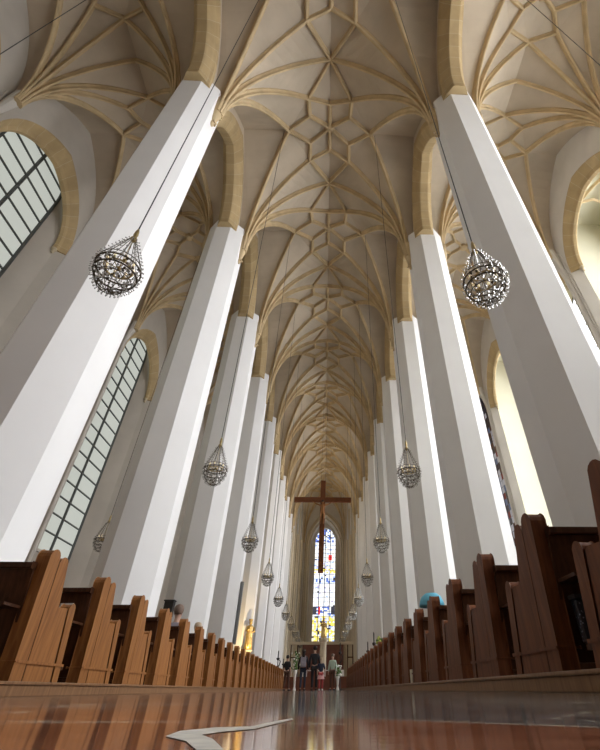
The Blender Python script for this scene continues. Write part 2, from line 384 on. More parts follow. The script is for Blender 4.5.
side = {-1: 'left', 1: 'right'}
for s in (-1, 1):
    for b in range(-2, 8):
        yc = Y1+S*(b+.5); X = lambda x: s*x
        # nave arcade wall above the arches
        w = MB()
        for x, top in ((5.72, 29.4), (6.78, 28.6)):
            wall_with_arch(w, s*x, yc, S/2, 22.3, top, 2.95, 22.5, 27.4)
        o = w.build('wall_arcade_'+side[s], M['vault']); tag(o, kind='structure')
        zz = 22.25
        st = [(5.63, 3.32, zz, zz+.01, 28.1), (5.63, 3.08, zz, zz+.01, 27.6), (5.72, 2.98, zz, zz+.01, 27.4), (5.78, 2.86, zz, zz+.01, 27.2), (5.95, 2.62, zz, zz+.01, 26.85), (6.02, 2.56, zz, zz+.01, 26.75),
              (6.50, 2.56, zz, zz+.01, 26.75), (6.58, 2.62, zz, zz+.01, 26.85), (6.72, 2.86, zz, zz+.01, 27.2), (6.78, 2.98, zz, zz+.01, 27.4), (6.86, 3.08, zz, zz+.01, 27.6), (6.86, 3.32, zz, zz+.01, 28.1)]
        if b >= -1:
            nm = ('overhead between the top of the photo and the nearest %s pillar' % side[s]) if b == -1 else 'running back from the top of the %s %s pillar' % (ORD[b], side[s])
            stone_arch('arcade_arch', st, yc, X, label='yellow sandstone arch '+nm, cat='arch', group='sandstone arches between the nave pillars')
        # outer wall with chapel opening
        w = MB()
        wall_with_arch(w, s*XO, yc, S/2, 0, 28.2, 3.62, 19.7, 24.6)
        pa = [(s*XO, 3.62, 24.6), (s*15.62, 3.25, 23.6)]
        for (xa, ha, za), (xb, hb_, zb) in zip(pa[:-1], pa[1:]):
            w.loft([[(xa, yc+y, z) for y, z in arch_path(ha, 0, 19.7, za)], [(xb, yc+y, z) for y, z in arch_path(hb_, 0, 19.7, zb)]])
        if s < 0 or b == 3:
            xw = -s*16.5
            w.loft([[(s*15.62, yc+y, z) for y, z in arch_path(3.25, 0, 19.7, 23.6)], [(-xw, yc+y, z) for y, z in arch_path(2.3, 0, 23.2, 26.6)]])
            w.add([(-xw, yc-2.3, 0), (-xw, yc+2.3, 0), (-xw, yc+2.3, 6.6), (-xw, yc-2.3, 6.6)], [(0,1,2,3)])
            w.box(min(-xw-.02, -xw+.12), max(-xw-.02, -xw+.12), yc-2.3, yc+2.3, 6.45, 6.6)
        else:
            cw = MB(); w0 = w; w = cw
            w.add([(15.62, yc-3.25, 0), (15.62, yc-3.85, 0), (15.62, yc-3.85, 25.4), (15.62, yc-3.25, 25.4)], [(0,1,2,3)])
            w.add([(15.62, yc+3.25, 0), (15.62, yc+3.85, 0), (15.62, yc+3.85, 25.4), (15.62, yc+3.25, 25.4)], [(0,1,2,3)])
            wall_with_arch(w, 15.63, yc, 3.85, 0, 25.4, 3.25, 19.7, 23.6)
            for d in (-1, 1): w.add([(15.62, yc+d*3.85, 0), (19.2, yc+d*3.85, 0), (19.2, yc+d*3.85, 25.4), (15.62, yc+d*3.85, 25.4)], [(0,1,2,3)])
            w.add([(15.6, yc-3.85, 25.4), (19.2, yc-3.85, 25.4), (19.2, yc+3.85, 25.4), (15.6, yc+3.85, 25.4)], [(0,1,2,3)])
            wall_with_arch(w, 19.2, yc, 3.85, 5.0, 25.4, 2.2, 21.2, 24.0)
            w.add([(19.2, yc-3.85, 0), (19.2, yc+3.85, 0), (19.2, yc+3.85, 5.0), (19.2, yc-3.85, 5.0)], [(0,1,2,3)])
        # wall shafts framing the opening
        if s > 0 and b != 3:
            w = w0; tag(cw.build('wall_chapel', M['chapelwall']), kind='structure')
        for d in (-1, 1):
            w.tube([(s*(XO-.02), yc+d*3.74, .2), (s*(XO-.02), yc+d*3.74, 22.0)], .06, 8)
            w.tube([(s*(XO-.05), yc+d*3.92, .2), (s*(XO-.05), yc+d*3.92, 22.0)], .07, 8)
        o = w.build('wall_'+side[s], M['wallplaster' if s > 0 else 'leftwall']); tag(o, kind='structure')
        st = [(XO+.02, 3.66, 19.8, 19.9, 24.68), (XO+.0, 3.53, 19.8, 19.9, 24.42), (XO+.14, 3.40, 19.8, 19.9, 24.12), (XO+.30, 3.27, 19.8, 19.9, 23.8), (15.46, 3.10, 19.8, 19.9, 23.48), (15.62, 3.03, 19.8, 19.9, 23.38), (15.70, 3.09, 19.8, 19.9, 23.45), (15.74, 3.36, 19.8, 19.9, 23.8)]
        if b in (-1, 0, 1, 2, 3):
            a = stone_arch('chapel_arch', st, yc, X, label='yellow stone arch edging the %s side chapel beyond the %s aisle' % (ORD[b+1], side[s]), cat='arch', group='stone arches of the side chapels')
            for d in (-1, 1):
                c = MB(); c.lathe([(.03, -.34), (.10, -.26), (.06, -.16), (.16, -.05), (.18, .04)], (s*15.6, yc+d*3.16, 19.8), 8)
                c.build('corbel', M['arch'], a, smooth=True)
        if s > 0 and b < 3:
            cb = MB(); c0 = Vector((17.4, yc, 25.0))
            for dx, dy in ((-1.8,-3.8),(1.8,-3.8),(-1.8,3.8),(1.8,3.8)):
                sweep(cb, arc(Vector((17.4+dx, yc+dy, 21.5)), c0, 10), .6)
            for dy in (-1.6, 1.6):
                for dx in (-1.8, 1.8): sweep(cb, line(Vector((17.4+dx, yc+dy*1.2, 24.6)), Vector((17.4, yc+dy, 24.9))), .5)
            cb.lathe([(.03,-.3),(.2,-.25),(.24,-.1),(.24,.1)], c0, 10)
            o = cb.build('ceiling_chapel_ribs', M['rib']); tag(o, kind='structure')

# ---------------------------------------------------------------- windows
wn = 0
def window(s, b, matw, x, hw, zb, zs, za, rung, mulls, group):
    global wn; wn += 1
    yc = Y1+S*(b+.5)
    p = MB(); pa = arch_path(hw, zb, zs, za, 12)
    n = len(pa)
    p.add([(s*(x+.03), yc+y, z) for y, z in pa], [tuple(range(n))])
    o = p.build('window_%d' % wn, matw); tag(o, kind='structure')
    def zat(y):
        for (ya, za_), (yb, zb_) in zip(pa[:-1], pa[1:]):
            if abs(yb-ya) > 1e-6 and ya <= y <= yb: return za_+(zb_-za_)*(y-ya)/(yb-ya)
        return zs
    fr = MB(); fr.tube([(s*(x-.03), yc+y, z) for y, z in pa], .09, 6); fr.build('window_frame', M['lead'], o)
    g = MB()
    for m in mulls: g.box(min(s*(x-.09), s*(x+.02)), max(s*(x-.09), s*(x+.02)), yc+m-.07, yc+m+.07, zb, zat(m))
    g.build('mullion', M['lead'], o)
    g = MB(); z = zb+rung
    while z < za-.3:
        h = hw
        if z > zs:
            ys = [y for y, zz in pa if zz >= z]
            h = max(ys) if ys else 0
        g.box(min(s*(x-.07), s*(x+.02)), max(s*(x-.07), s*(x+.02)), yc-h, yc+h, z-.035, z+.035); z += rung
    g.build('glazing_bar', M['lead'], o)
    return o
def stained(name, cols, strength):
    return [mat('%s_%d' % (name, i), c, .25, emit=c, estr=strength) for i, c in enumerate(cols)]
DARKG = stained('dim_stained_glass', [(.05,.04,.05),(.10,.05,.03),(.5,.5,.55),(.12,.15,.25),(.18,.04,.03)], .22)
for b in range(-2, 8):
    window(-1, b, M['ltwin'], 16.5, 2.3, 6.6, 23.2, 26.6, 1.03, (-.05,) if b < 4 else (0,), None)
    if b != 3:
        window(1, b, RTW[b], 19.2, 2.2, 5.0, 21.2, 24.0, 1.05, (-.7, .7), None)
# dim stained window of the fourth right chapel
wn += 1
yc = Y1+S*3.5; g = MB(); rnd = random.Random(7)
for i in range(8):
    for j in range(34):
        y0 = yc-2.2+i*.55; z0 = 6.6+j*.55
        if z0 > 22.6+3.0*(1-abs(y0+.27-yc)/2.2): continue
        g.add([(16.5, y0+.02, z0+.02), (16.5, y0+.53, z0+.02), (16.5, y0+.53, z0+.53), (16.5, y0+.02, z0+.53)], [(0,1,2,3)], rnd.choice([0,0,0,1,1,2,2,3,4]))
o = g.build('window_%d' % wn, DARKG); tag(o, kind='structure')
g = MB(); g.add([(16.56, yc-2.3, 6.5), (16.56, yc+2.3, 6.5), (16.56, yc+2.3, 26.4), (16.56, yc-2.3, 26.4)], [(0,1,2,3)]); g.build('leading', M['lead'], o)
g = MB()
for m in (-.75, .75): g.box(16.38, 16.49, yc+m-.06, yc+m+.06, 6.6, 25)
g.build('mullion', M['lead'], o)

# ---------------------------------------------------------------- pillars
def octagon(ap, z, c=(0,0)):
    R = ap/math.cos(PI/8)
    return [(c[0]+R*math.cos(PI/8+k*PI/4), c[1]+R*math.sin(PI/8+k*PI/4), z) for k in range(8)]
pil = MB(); pil.loft([octagon(AP, 0), octagon(AP, 22.95)], True, True)
pb = MB(); pb.loft([octagon(AP+.16, .0), octagon(AP+.16, .55), octagon(AP+.02, .72)], True, True)
def corbel_mesh(s):
    c = MB()
    c.lathe([(.04, -1.0), (.10, -.92), (.12, -.75), (.07, -.68), (.16, -.45), (.24, 0), (.30, .6), (.36, 1.3)], (s*(AP+.02), 0, 21.1), 12)
    c.tube([(s*(AP+.10), -.13, 20.35), (s*(AP+.22), 0, 20.28), (s*(AP+.10), .13, 20.35)], .05, 6)
    return c
pm = pil.mesh('shaft', M['plaster']); pbm = pb.mesh('plinth', M['plaster'])
for s in (-1, 1):
    cn = corbel_mesh(-s).mesh('nave_corbel', M['rib'], True); ca = corbel_mesh(s).mesh('aisle_corbel', M['rib'], True)
    for k in range(-1, 9):
        root = empty('pillar', (s*W, Y1+S*k, 0))
        if k < 0: lab = 'white octagonal pillar on the %s beside the camera, out of the frame' % side[s]
        else: lab = 'white octagonal nave pillar, %s of the row on the %s' % (ORD[k], side[s])
        tag(root, lab, 'pillar', 'white octagonal pillars of the nave')
        for nm, me in (('shaft', pm), ('plinth', pbm), ('corbel', cn), ('corbel', ca)):
            o = bpy.data.objects.new(nm, me); COL.objects.link(o); o.parent = root
    # wall piers carry corbels on the aisle side
    for k in range(-1, 8):
        w = MB(); y = Y1+S*k
        w.tube([(s*15.05, y, .1), (s*15.05, y, 20.3), (s*14.9, y, 21.2), (s*14.65, y, 22.2)], [.13, .13, .22, .32], 10)
        o = w.build('trim_pier_'+side[s], M['wallplaster']); tag(o, kind='structure')

# ---------------------------------------------------------------- end walls
w = MB(); w.add([(-20,-7.5,0),(20,-7.5,0),(20,-7.5,30.5),(-20,-7.5,30.5)], [(0,1,2,3)])
tag(w.build('wall_back', M['backwall']), kind='structure')  # unseen wall closing the nave here to hold back light
YE = 83.2
w = MB()
for s in (-1, 1):
    w.add([(s*5.32, Y1+S*8, 0), (.1+s*3.95, YE, 0), (.1+s*3.95, YE, 30), (s*5.32, Y1+S*8, 30)], [(0,1,2,3)])
    w.add([(s*5.32, Y1+S*8+.3, 0), (s*20, Y1+S*8+.3, 0), (s*20, Y1+S*8+.3, 30), (s*5.32, Y1+S*8+.3, 30)], [(0,1,2,3)])
tag(w.build('wall_choir_side', M['wallplaster']), kind='structure')
sh = MB()
for s in (-1, 1):
    for fr, r in ((.12,.30),(.3,.16),(.42,.28),(.58,.16),(.74,.3),(.9,.18)):
        y = Y1+S*8+fr*(YE-Y1-S*8); x = .1*fr+s*(5.3+(3.9-5.3)*fr)
        sh.tube([(x, y, 0), (x, y, 21+5*(r < .2))], r, 10)
tag(sh.build('trim_choir_shafts', M['cream']), kind='structure')
# far wall with splayed recess and window
w = MB()
inner = arch_path(3.15, 0, 20.6, 26.0); inner2 = arch_path(2.95, 0, 20.6, 25.7)
XC = .3
def wwa(mb, yv, xc, hb, z0, ztop, hw, zs, za):
    t = MB(); wall_with_arch(t, 0, 0, hb, z0, ztop, hw, zs, za)
    mb.add([(xc+v[1], yv, v[2]) for v in t.v], t.f)
wwa(w, YE, XC, 5.5, 0, 30.5, 3.3, 20.6, 26.3)
w.loft([[(XC+y, YE, z) for y, z in arch_path(3.3, 0, 20.6, 26.3)], [(XC+y, YE+2.6, z) for y, z in arch_path(2.75, 0, 20.6, 25.6)]])
wwa(w, YE+2.6, XC, 4.0, 0, 30.5, 1.9, 22.2, 24.6)
w.box(XC-1.9, XC+1.9, YE+2.6, YE+2.8, 0, 6.35)
tag(w.build('wall_far', M['wallplaster']), kind='structure')
sh = MB()
for hw_, yy, r in ((3.3, YE-.05, .2), (3.62, YE-.1, .13), (2.98, YE+.9, .13)):
    sh.tube([(XC+y, yy, z) for y, z in arch_path(hw_, 0, 20.6, 26.3+(hw_-3.3)*1.2)], r, 8)
tag(sh.build('trim_choir_arch', M['cream']), kind='structure')
# stained glass
cols = [(.95,.97,1.0),(.75,.85,1.0),(.35,.5,.95),(.95,.78,.15),(.85,.04,.05),(.05,.05,.07),(.85,.8,.6),(.55,.5,.75),(.12,.2,.6)]
SG = stained('stained_glass', cols, 1.25)
wn += 1; g = MB(); rnd = random.Random(11); YW = YE+2.72
NC, NR_ = 12, 76; zb, zt = 6.35, 24.6
for i in range(NC):
    for j in range(NR_):
        x0 = XC-1.9+i*3.8/NC; x1 = x0+3.8/NC; z0 = zb+(zt-zb)*j/NR_; z1 = zb+(zt-zb)*(j+1)/NR_
        v = (j+.5)/NR_; u = abs((i+.5)/NC-.5)*2
        if z1 > 22.2+2.4*math.sqrt(max(0, 1-u*u)): continue
        r = rnd.random()
        if v < .20: c = 3 if r < .45 else (6 if r < .68 else (0 if r < .85 else (5 if r < .93 else 2)))
        elif .21 < v < .275: c = 5 if (u > .7) else (4 if (i == 3) else (0 if r < .6 else 8))
        elif .47 < v < .53: c = 8 if r < .35 else (5 if r < .5 else 1)
        elif .56 < v < .60: c = 3 if r < .6 else 0
        elif .69 < v < .74 and i in (8, 9): c = 4
        elif v > .86: c = (8 if r < .3 else (1 if r < .6 else (5 if r < .7 else 0)))
        else: c = 0 if r < .66 else (1 if r < .86 else (7 if r < .91 else (5 if r < .93 else (2 if r < .97 else 6))))
        g.add([(x0,YW,z0),(x1,YW,z0),(x1,YW,z1),(x0,YW,z1)], [(0,1,2,3)], c)
o = g.build('window_%d' % wn, SG); tag(o, kind='structure')
g = MB()
for m in (-.95, 0, .95): g.box(XC+m-.07, XC+m+.07, YW-.14, YW-.01, zb, 24.0 if m else 24.5)
g.build('mullion', M['lead'], o)
g = MB()
for j in range(0, NR_, 3):
    z = zb+(zt-zb)*j/NR_
    if z < 23: g.box(XC-1.9, XC+1.9, YW-.06, YW-.005, z-.025, z+.025)
for i in range(1, NC): g.box(XC-1.9+i*3.8/NC-.015, XC-1.9+i*3.8/NC+.015, YW-.04, YW-.005, zb, 22.5)
g.build('glazing_bar', M['lead'], o)

# ---------------------------------------------------------------- chandeliers
def chandelier_meshes():
    d = {}
    prof = [(.03, 1.42), (.06, 1.36), (.16, 1.12), (.27, .86), (.36, .66), (.385, .55), (.37, .42), (.31, .27), (.22, .14), (.10, .05), (.02, 0.02)]
    fr = MB(); bd = MB(); NW_ = 12
    def prad(z):
        for (r0, z0), (r1, z1) in zip(prof[:-1], prof[1:]):
            if z1 <= z <= z0: return r1+(r0-r1)*(z-z1)/(z0-z1)
        return .02
    for k in range(NW_):
        a = 2*PI*k/NW_; ca, sa = math.cos(a), math.sin(a)
        fr.tube([(r*ca, r*sa, z) for r, z in prof], .0065, 5)
        for i in range(15):
            z = .05+i*.088; r = prad(z)
            fr.tube([(r*ca, r*sa, z), ((r+.045)*ca, (r+.045)*sa, z-.006)], .004, 4, caps=False)
            bd.octa(((r+.05)*ca, (r+.05)*sa, z-.008), .015)
    rn = random.Random(3)
    for z in (.66, .55, .40, .27, .13):
        r = prad(z)
        fr.tube([(r*math.cos(2*PI*k/28), r*math.sin(2*PI*k/28), z) for k in range(29)], .016 if z in (.55, .40) else .008, 5)
        for k in range(22):
            a = 2*PI*(k+.5)/22; fr.tube([(r*math.cos(a), r*math.sin(a), z), ((r+.04)*math.cos(a), (r+.04)*math.sin(a), z-.02)], .004, 4, caps=False)
            bd.octa(((r+.045)*math.cos(a), (r+.045)*math.sin(a), z-.025), .016)
    for k in range(90):
        a = rn.random()*2*PI; z = .18+.42*rn.random(); r = prad(z)*(.72+.25*rn.random())
        (bd if k % 2 else fr).octa((r*math.cos(a), r*math.sin(a), z), .02+.014*rn.random())
    # lamp tier
    lt = MB(); lt.tube([(.24*math.cos(2*PI*k/24), .24*math.sin(2*PI*k/24), .56) for k in range(25)], .017, 6)
    for k in range(4):
        a = k*PI/4; lt.tube([(.24*math.cos(a), .24*math.sin(a), .56), (-.24*math.cos(a), -.24*math.sin(a), .56)], .008, 5)
    lt.tube([(0,0,.56),(0,0,1.40)], .008, 6); lt.ball((0,0,.56), .05, 10)
    hb = MB(); hb.lathe([(.02, 1.30), (.055, 1.34), (.06, 1.40), (.03, 1.44), (.045, 1.50), (.035, 1.60), (.015, 1.68)], n=12)
    cup = MB(); cup.lathe([(.006, -.05), (.014, -.04), (.034, 0), (.036, .015), (.014, .02), (.014, .055)], n=8)
    bulb = MB(); bulb.lathe([(.012, .05), (.022, .075), (.024, .10), (.014, .125), (.003, .145)], n=8)
    cab = MB(); cab.tube([(0,0,1.62),(0,0,24.9)], .014, 6)
    d['frame'] = fr.mesh('wire_basket', M['iron'], True); d['beads'] = bd.mesh('crystal_beads', M['crystal'])
    d['tier'] = lt.mesh('lamp_ring', M['brass'], True); d['hub'] = hb.mesh('hub', M['brass'], True)
    d['cup'] = cup.mesh('lamp', M['brass'], True); d['bulb'] = bulb.mesh('bulb', M['bulb'], True); d['cable'] = cab.mesh('cable', M['cable'])
    return d
CH = chandelier_meshes()
def child(name, me, parent, loc=(0,0,0)):
    o = bpy.data.objects.new(name, me); COL.objects.link(o); o.parent = parent; o.location = loc; return o
c0 = empty('chandelier', (0,0,0))
child('wire_basket', CH['frame'], c0); bd = child('crystal_beads', CH['beads'], c0); bd['kind'] = 'stuff'
child('lamp_ring', CH['tier'], c0); child('hub', CH['hub'], c0); child('cable', CH['cable'], c0)
for k in range(8):
    a = 2*PI*k/8; l = child('lamp', CH['cup'], c0, (.24*math.cos(a), .24*math.sin(a), .585)); child('bulb', CH['bulb'], l)
first = True
ZB = 4.85
places = []
for k in range(0, 10):
    for s in (-1, 1):
        nm = 'left' if s < 0 else 'right'
        places.append((s*3.04, Y1-S/2+S*k, 'teardrop wire chandelier with glass beads, %s in the %s row of the nave' % (ORD[k], nm)))
places.append((-9.65, Y1-S/2+S*2, 'teardrop wire chandelier hanging in the left aisle behind the nearest left pillar'))
places.append((9.7, Y1-S/2, 'aisle chandelier whose long cable crosses the top right corner'))
places.append((-9.7, Y1-S/2, 'aisle chandelier whose long cable crosses the top left corner'))
for x, y, lab in places:
    o = c0 if first else copy_tree(c0)
    first = False
    o.location = (x, y, ZB); o.scale = (.9, .9, .97); tag(o, lab, 'chandelier', 'hanging wire chandeliers')
bpy.context.view_layer.update()

# ---------------------------------------------------------------- pews
def pew_meshes(s):
    """s = -1 left, +1 right; local x grows away from the aisle (times s), y towards the altar, z up from the platform top"""
    def ext(poly, x0, x1):
        mb = MB(); n = len(poly)
        mb.add([(s*x0, y, z) for y, z in poly]+[(s*x1, y, z) for y, z in poly],
               [tuple(range(n)), tuple(range(2*n-1, n-1, -1))]+[(i, (i+1) % n, (i+1) % n+n, i+n) for i in range(n)])
        return mb
    def knob(y0, y1, z, h, tilt=0, n=7):
        # rounded top between y0..y1 at height z
        return [((y0+y1)/2-(y1-y0)/2*math.cos(PI*i/n)+tilt*math.sin(PI*i/n), z+h*math.sin(PI*i/n)) for i in range(n+1)]
    A = [(0, 0)]+knob(-.105, .042, .86, .06)+[(.157, 0)]
    B = [(.198, 0), (.086, .84)]+knob(.088, .215, .85, .045)+[(.325, .54), (.34, .525), (.485, .535), (.625, 0)]
    C = [(.66, 0), (.52, .535)]+knob(.52, .62, .54, .045)+[(.745, 0)]
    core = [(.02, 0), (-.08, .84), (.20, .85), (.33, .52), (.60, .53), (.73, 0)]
    m = MB()
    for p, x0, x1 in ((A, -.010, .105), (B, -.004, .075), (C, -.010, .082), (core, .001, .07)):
        t = ext(p, x0, x1); m.add(t.v, t.f, 1 if p is core else 0)  # near-flush core in dark oak: groove shade put into its colour
    base = ext([(-.018, .120), (-.018, .132), (.745, .132), (.745, .120)], -.018, .14)
    L = 3.05
    back = ext([(.03, .05), (-.135, .76), (-.105, .76), (.065, .05)], .08, L)
    top = ext([(-.165, .755), (-.17, .80), (-.08, .80), (-.085, .755)], .08, L)
    seat = ext([(.07, .36), (.07, .395), (.50, .405), (.50, .37)], .08, L)
    shelf = ext([(-.30, .47), (-.30, .49), (-.07, .49), (-.07, .47)], .09, L)
    kn = ext([(-.40, .10), (-.41, .13), (-.18, .13), (-.18, .10)], .09, L)
    far = MB(); t = ext(core, L, L+.07); far.add(t.v, t.f)
    return m, base, back, top, seat, shelf, kn, far
PS = 1.16
def build_pews(s, y_first, i0, n):
    m, base, back, top, seat, shelf, kn, far = pew_meshes(s)
    root = empty('pew')
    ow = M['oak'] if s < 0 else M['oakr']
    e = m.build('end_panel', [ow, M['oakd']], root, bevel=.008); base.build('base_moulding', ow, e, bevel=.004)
    back.build('backrest', M['oakd'], root); top.build('top_rail', M['oakd'], root, bevel=.006); seat.build('seat', M['oakd'], root)
    shelf.build('book_shelf', M['oakd'], root); kn.build('kneeler', M['oakd'], root); far.build('end_panel', M['oakd'], root)
    for j in range(n):
        o = root if j == 0 else copy_tree(root)
        o.location = (s*1.93, y_first+PS*(i0+j), .088)
        nm = side[s]
        tag(o, 'brown oak pew with stepped carved end, %s in the %s block' % (ORD[j], nm), 'pew', 'oak pews of the %s block' % nm)
build_pews(-1, 4.20, 0, 25)
build_pews(1, 3.12, -1, 27)

# things in the pews
b = MB(); b.box(2.045, 2.50, 2.955, 3.03, .222, .455); o = b.build('bag', M['speckle'], bevel=.02)
tag(o, 'black and white speckled bag hanging behind the second right-hand pew', 'bag')
b = MB(); b.box(2.04, 2.52, 2.94, 3.03, .455, .478); b.build('flap', M['black'], o)
b = MB()
for i in range(3): b.box(2.075+.01*i, 2.125+.01*i, 2.96, 2.965, .185-.026*i, .193-.026*i)
o = b.build('metal_clip', M['white']); tag(o, 'row of three small white metal clips low behind the second right-hand pew', 'clip')
b = MB(); b.box(1.91, 2.03, 8.54, 8.68, .069, .27); tag(b.build('paper_sheet', M['paper']), 'cream sheet of card standing at the foot of the right pews', 'sheet')
b = MB(); b.box(-2.18, -2.06, 5.02, 5.05, .58, .72); tag(b.build('hymn_sheet', M['white']), 'white printed sheet behind the second left pew end', 'sheet')

# ---------------------------------------------------------------- figures
def skin_mesh(name, joints, edges, root, sub=1):
    names = list(joints); me = bpy.data.meshes.new(name)
    me.from_pydata([joints[n][0] for n in names], [], []) if False else None
    me.from_pydata([tuple(joints[n][0]) for n in names], [(names.index(a), names.index(b)) for a, b in edges], [])
    o = bpy.data.objects.new(name, me); COL.objects.link(o)
    o.modifiers.new('skin', 'SKIN')
    if not me.skin_vertices:
        bm = bmesh.new(); bm.from_mesh(me); bm.verts.layers.skin.verify(); bm.to_mesh(me); bm.free()
    for n, v in zip(names, me.skin_vertices[0].data):
        r = joints[n][1]; v.radius = (r, r) if not isinstance(r, tuple) else r; v.use_root = (n == root)
    sb = o.modifiers.new('sub', 'SUBSURF'); sb.levels = sub; sb.render_levels = sub
    dg = bpy.context.evaluated_depsgraph_get(); dg.update()
    m2 = bpy.data.meshes.new_from_object(o.evaluated_get(dg))
    bpy.data.objects.remove(o); m2.name = name
    for p in m2.polygons: p.use_smooth = True
    return m2
def figure(label, loc, rz, height, skin='skin', top=None, top_mat=None, legs_mat=None, hair='hair', long_hair=False, skirt=None, pose='stand', cat='person', name='person', sleeve=True, arms=None, shoe='blackcloth', backpack=None, step=.1):
    k = height/1.75
    J = {}
    def j(n, x, y, z, r): J[n] = ((x*k, y*k, z*k), r*k if not isinstance(r, tuple) else (r[0]*k, r[1]*k))
    sit = pose == 'sit'
    zp = .92 if not sit else .52
    j('pel', 0, 0, zp, (.135, .10)); j('waist', 0, 0, zp+.16, (.12, .085)); j('chest', 0, 0, zp+.38, (.15, .10)); j('nb', 0, 0, zp+.53, (.065, .06)); j('neck', 0, .01, zp+.60, .052)
    j('head', 0, .015, zp+.67, (.07, .08)); j('crown', 0, .01, zp+.78, (.062, .075))
    j('nose', 0, .105, zp+.69, .012); 
    E = [('pel','waist'),('waist','chest'),('chest','nb'),('nb','neck'),('neck','head'),('head','crown'),('head','nose')]
    for s, q in ((-1, 'l'), (1, 'r')):
        j('ear'+q, s*.085, 0, zp+.695, .014); E.append(('head', 'ear'+q))
        sy = step*s
        j('hip'+q, s*.09, 0, zp-.04, .085)
        if sit:
            j('kn'+q, s*.12, .42, zp, .06); j('an'+q, s*.12, .44, .09, .04); j('toe'+q, s*.13, .58, .035, .03)
        else:
            j('kn'+q, s*.10, sy*.5+.02, .50, .058); j('an'+q, s*.10, sy, .09, .038); j('toe'+q, s*.12, sy+.15, .03, .03)
        E += [('pel','hip'+q),('hip'+q,'kn'+q),('kn'+q,'an'+q),('an'+q,'toe'+q)]
        sh = (s*.18, 0, zp+.47)
        ap = (arms or {}).get(q, ((s*.25, -.02, zp+.20), (s*.25, .06, zp-.04)))
        j('sh'+q, *sh, .055); j('el'+q, *ap[0], .040); j('wr'+q, *ap[1], .027)
        d = (Vector(ap[1])-Vector(ap[0])).normalized()
        pc = Vector(ap[1])+d*.06; j('pa'+q, *pc, .026)
        E += [('chest','sh'+q),('sh'+q,'el'+q),('el'+q,'wr'+q),('wr'+q,'pa'+q)]
        sd = Vector((0, 1, 0)) - d*d.y
        sd = sd.normalized() if sd.length > .1 else Vector((1, 0, 0))
        curl = Vector((-s, 0, 0))
        for i, ln in enumerate((.075, .085, .08, .06)):
            a0 = pc+d*.03+sd*(.027-.018*i); a1 = a0+d*ln*.55; a2 = a1+d*ln*.35+curl*.025
            j('f%s%da' % (q, i), *a0, .0095); j('f%s%db' % (q, i), *a1, .0085); j('f%s%dc' % (q, i), *a2, .007)
            E += [('pa'+q, 'f%s%da' % (q, i)), ('f%s%da' % (q, i), 'f%s%db' % (q, i)), ('f%s%db' % (q, i), 'f%s%dc' % (q, i))]
        t0 = pc+sd*.035-d*.01; t1 = t0+sd*.02+d*.04
        j('t%sa' % q, *t0, .011); j('t%sb' % q, *t1, .009); E += [('wr'+q, 't%sa' % q), ('t%sa' % q, 't%sb' % q)]
    root = empty(name, loc, rz); tag(root, label, cat)
    me = skin_mesh('body', J, E, 'pel', 1); me.materials.append(M[skin]); child('body', me, root)
    def garment(nm, keys, edges, grow, material, rootk):
        g = {n: (J[n][0], tuple(r+grow*k for r in J[n][1]) if isinstance(J[n][1], tuple) else J[n][1]+grow*k) for n in keys}
        mm = skin_mesh(nm, g, edges, rootk, 1); mm.materials.append(M[material]); return child(nm, mm, root)
    if top_mat:
        ks = ['pel','waist','chest','nb','shl','shr','ell','elr']; ed = [('pel','waist'),('waist','chest'),('chest','nb'),('chest','shl'),('chest','shr'),('shl','ell'),('shr','elr')]
        if sleeve: ks += ['wrl','wrr']; ed += [('ell','wrl'),('elr','wrr')]
        garment('shirt', ks, ed, .018, top_mat, 'chest')
    if legs_mat:
        ks = ['pel','hipl','hipr','knl','knr','anl','anr']; ed = [('pel','hipl'),('pel','hipr'),('hipl','knl'),('hipr','knr'),('knl','anl'),('knr','anr')]
        garment('trousers', ks, ed, .016, legs_mat, 'pel')
    if skirt:
        c = MB(); c.lathe([(.135*k, (zp+.06)*k), (.17*k, (zp-.08)*k), (.24*k, (zp-.30)*k), (.25*k, (zp-.33)*k), (.16*k, (zp-.30)*k)], n=14, sy=.75); child('skirt', c.mesh('skirt', M[skirt], True), root)
    if cat == 'person':
        for s in (-1, 1):
            q = 'l' if s < 0 else 'r'; a = Vector(J['an'+q][0]); t = Vector(J['toe'+q][0]); c = MB()
            c.tube([(a.x, a.y-.05*k, .04*k), (a.x, a.y, .045*k), t+Vector((0,.02*k,.005*k)), t+Vector((0,.06*k,0))], [.03*k, .048*k, .038*k, .02*k], 8); child('shoe', c.mesh('shoe', M[shoe], True), root)
    hr = Vector(J['crown'][0]); c = MB()
    c.lathe([(.075*k, -.09*k), (.098*k, -.03*k), (.10*k, .02*k), (.085*k, .065*k), (.05*k, .09*k), (.004, .10*k)], (hr.x, hr.y-.018*k, hr.z-.012*k), 14, sy=1.12)
    if long_hair: c.lathe([(.04*k, -.30*k), (.07*k, -.22*k), (.085*k, -.1*k), (.08*k, 0)], (hr.x, hr.y-.055*k, hr.z), 12, sy=.6)
    child('hair', c.mesh('hair', M[hair], True), root)
    if backpack:
        c = MB(); c.box(-.15*k, .15*k, -.30*k, -.10*k, (zp+.05)*k, (zp+.48)*k); c.box(-.11*k, .11*k, -.34*k, -.30*k, (zp+.08)*k, (zp+.28)*k)
        bo = c.build('backpack', M[backpack], root, bevel=.05*k)
        c = MB()
        for s in (-1, 1): c.tube([(s*.10*k, -.12*k, (zp+.46)*k), (s*.11*k, 0, (zp+.57)*k), (s*.11*k, .12*k, (zp+.42)*k), (s*.12*k, .10*k, (zp+.2)*k), (s*.12*k, -.1*k, (zp+.1)*k)], .018*k, 6)
        child('strap', c.mesh('strap', M[backpack], True), bo)
    return root

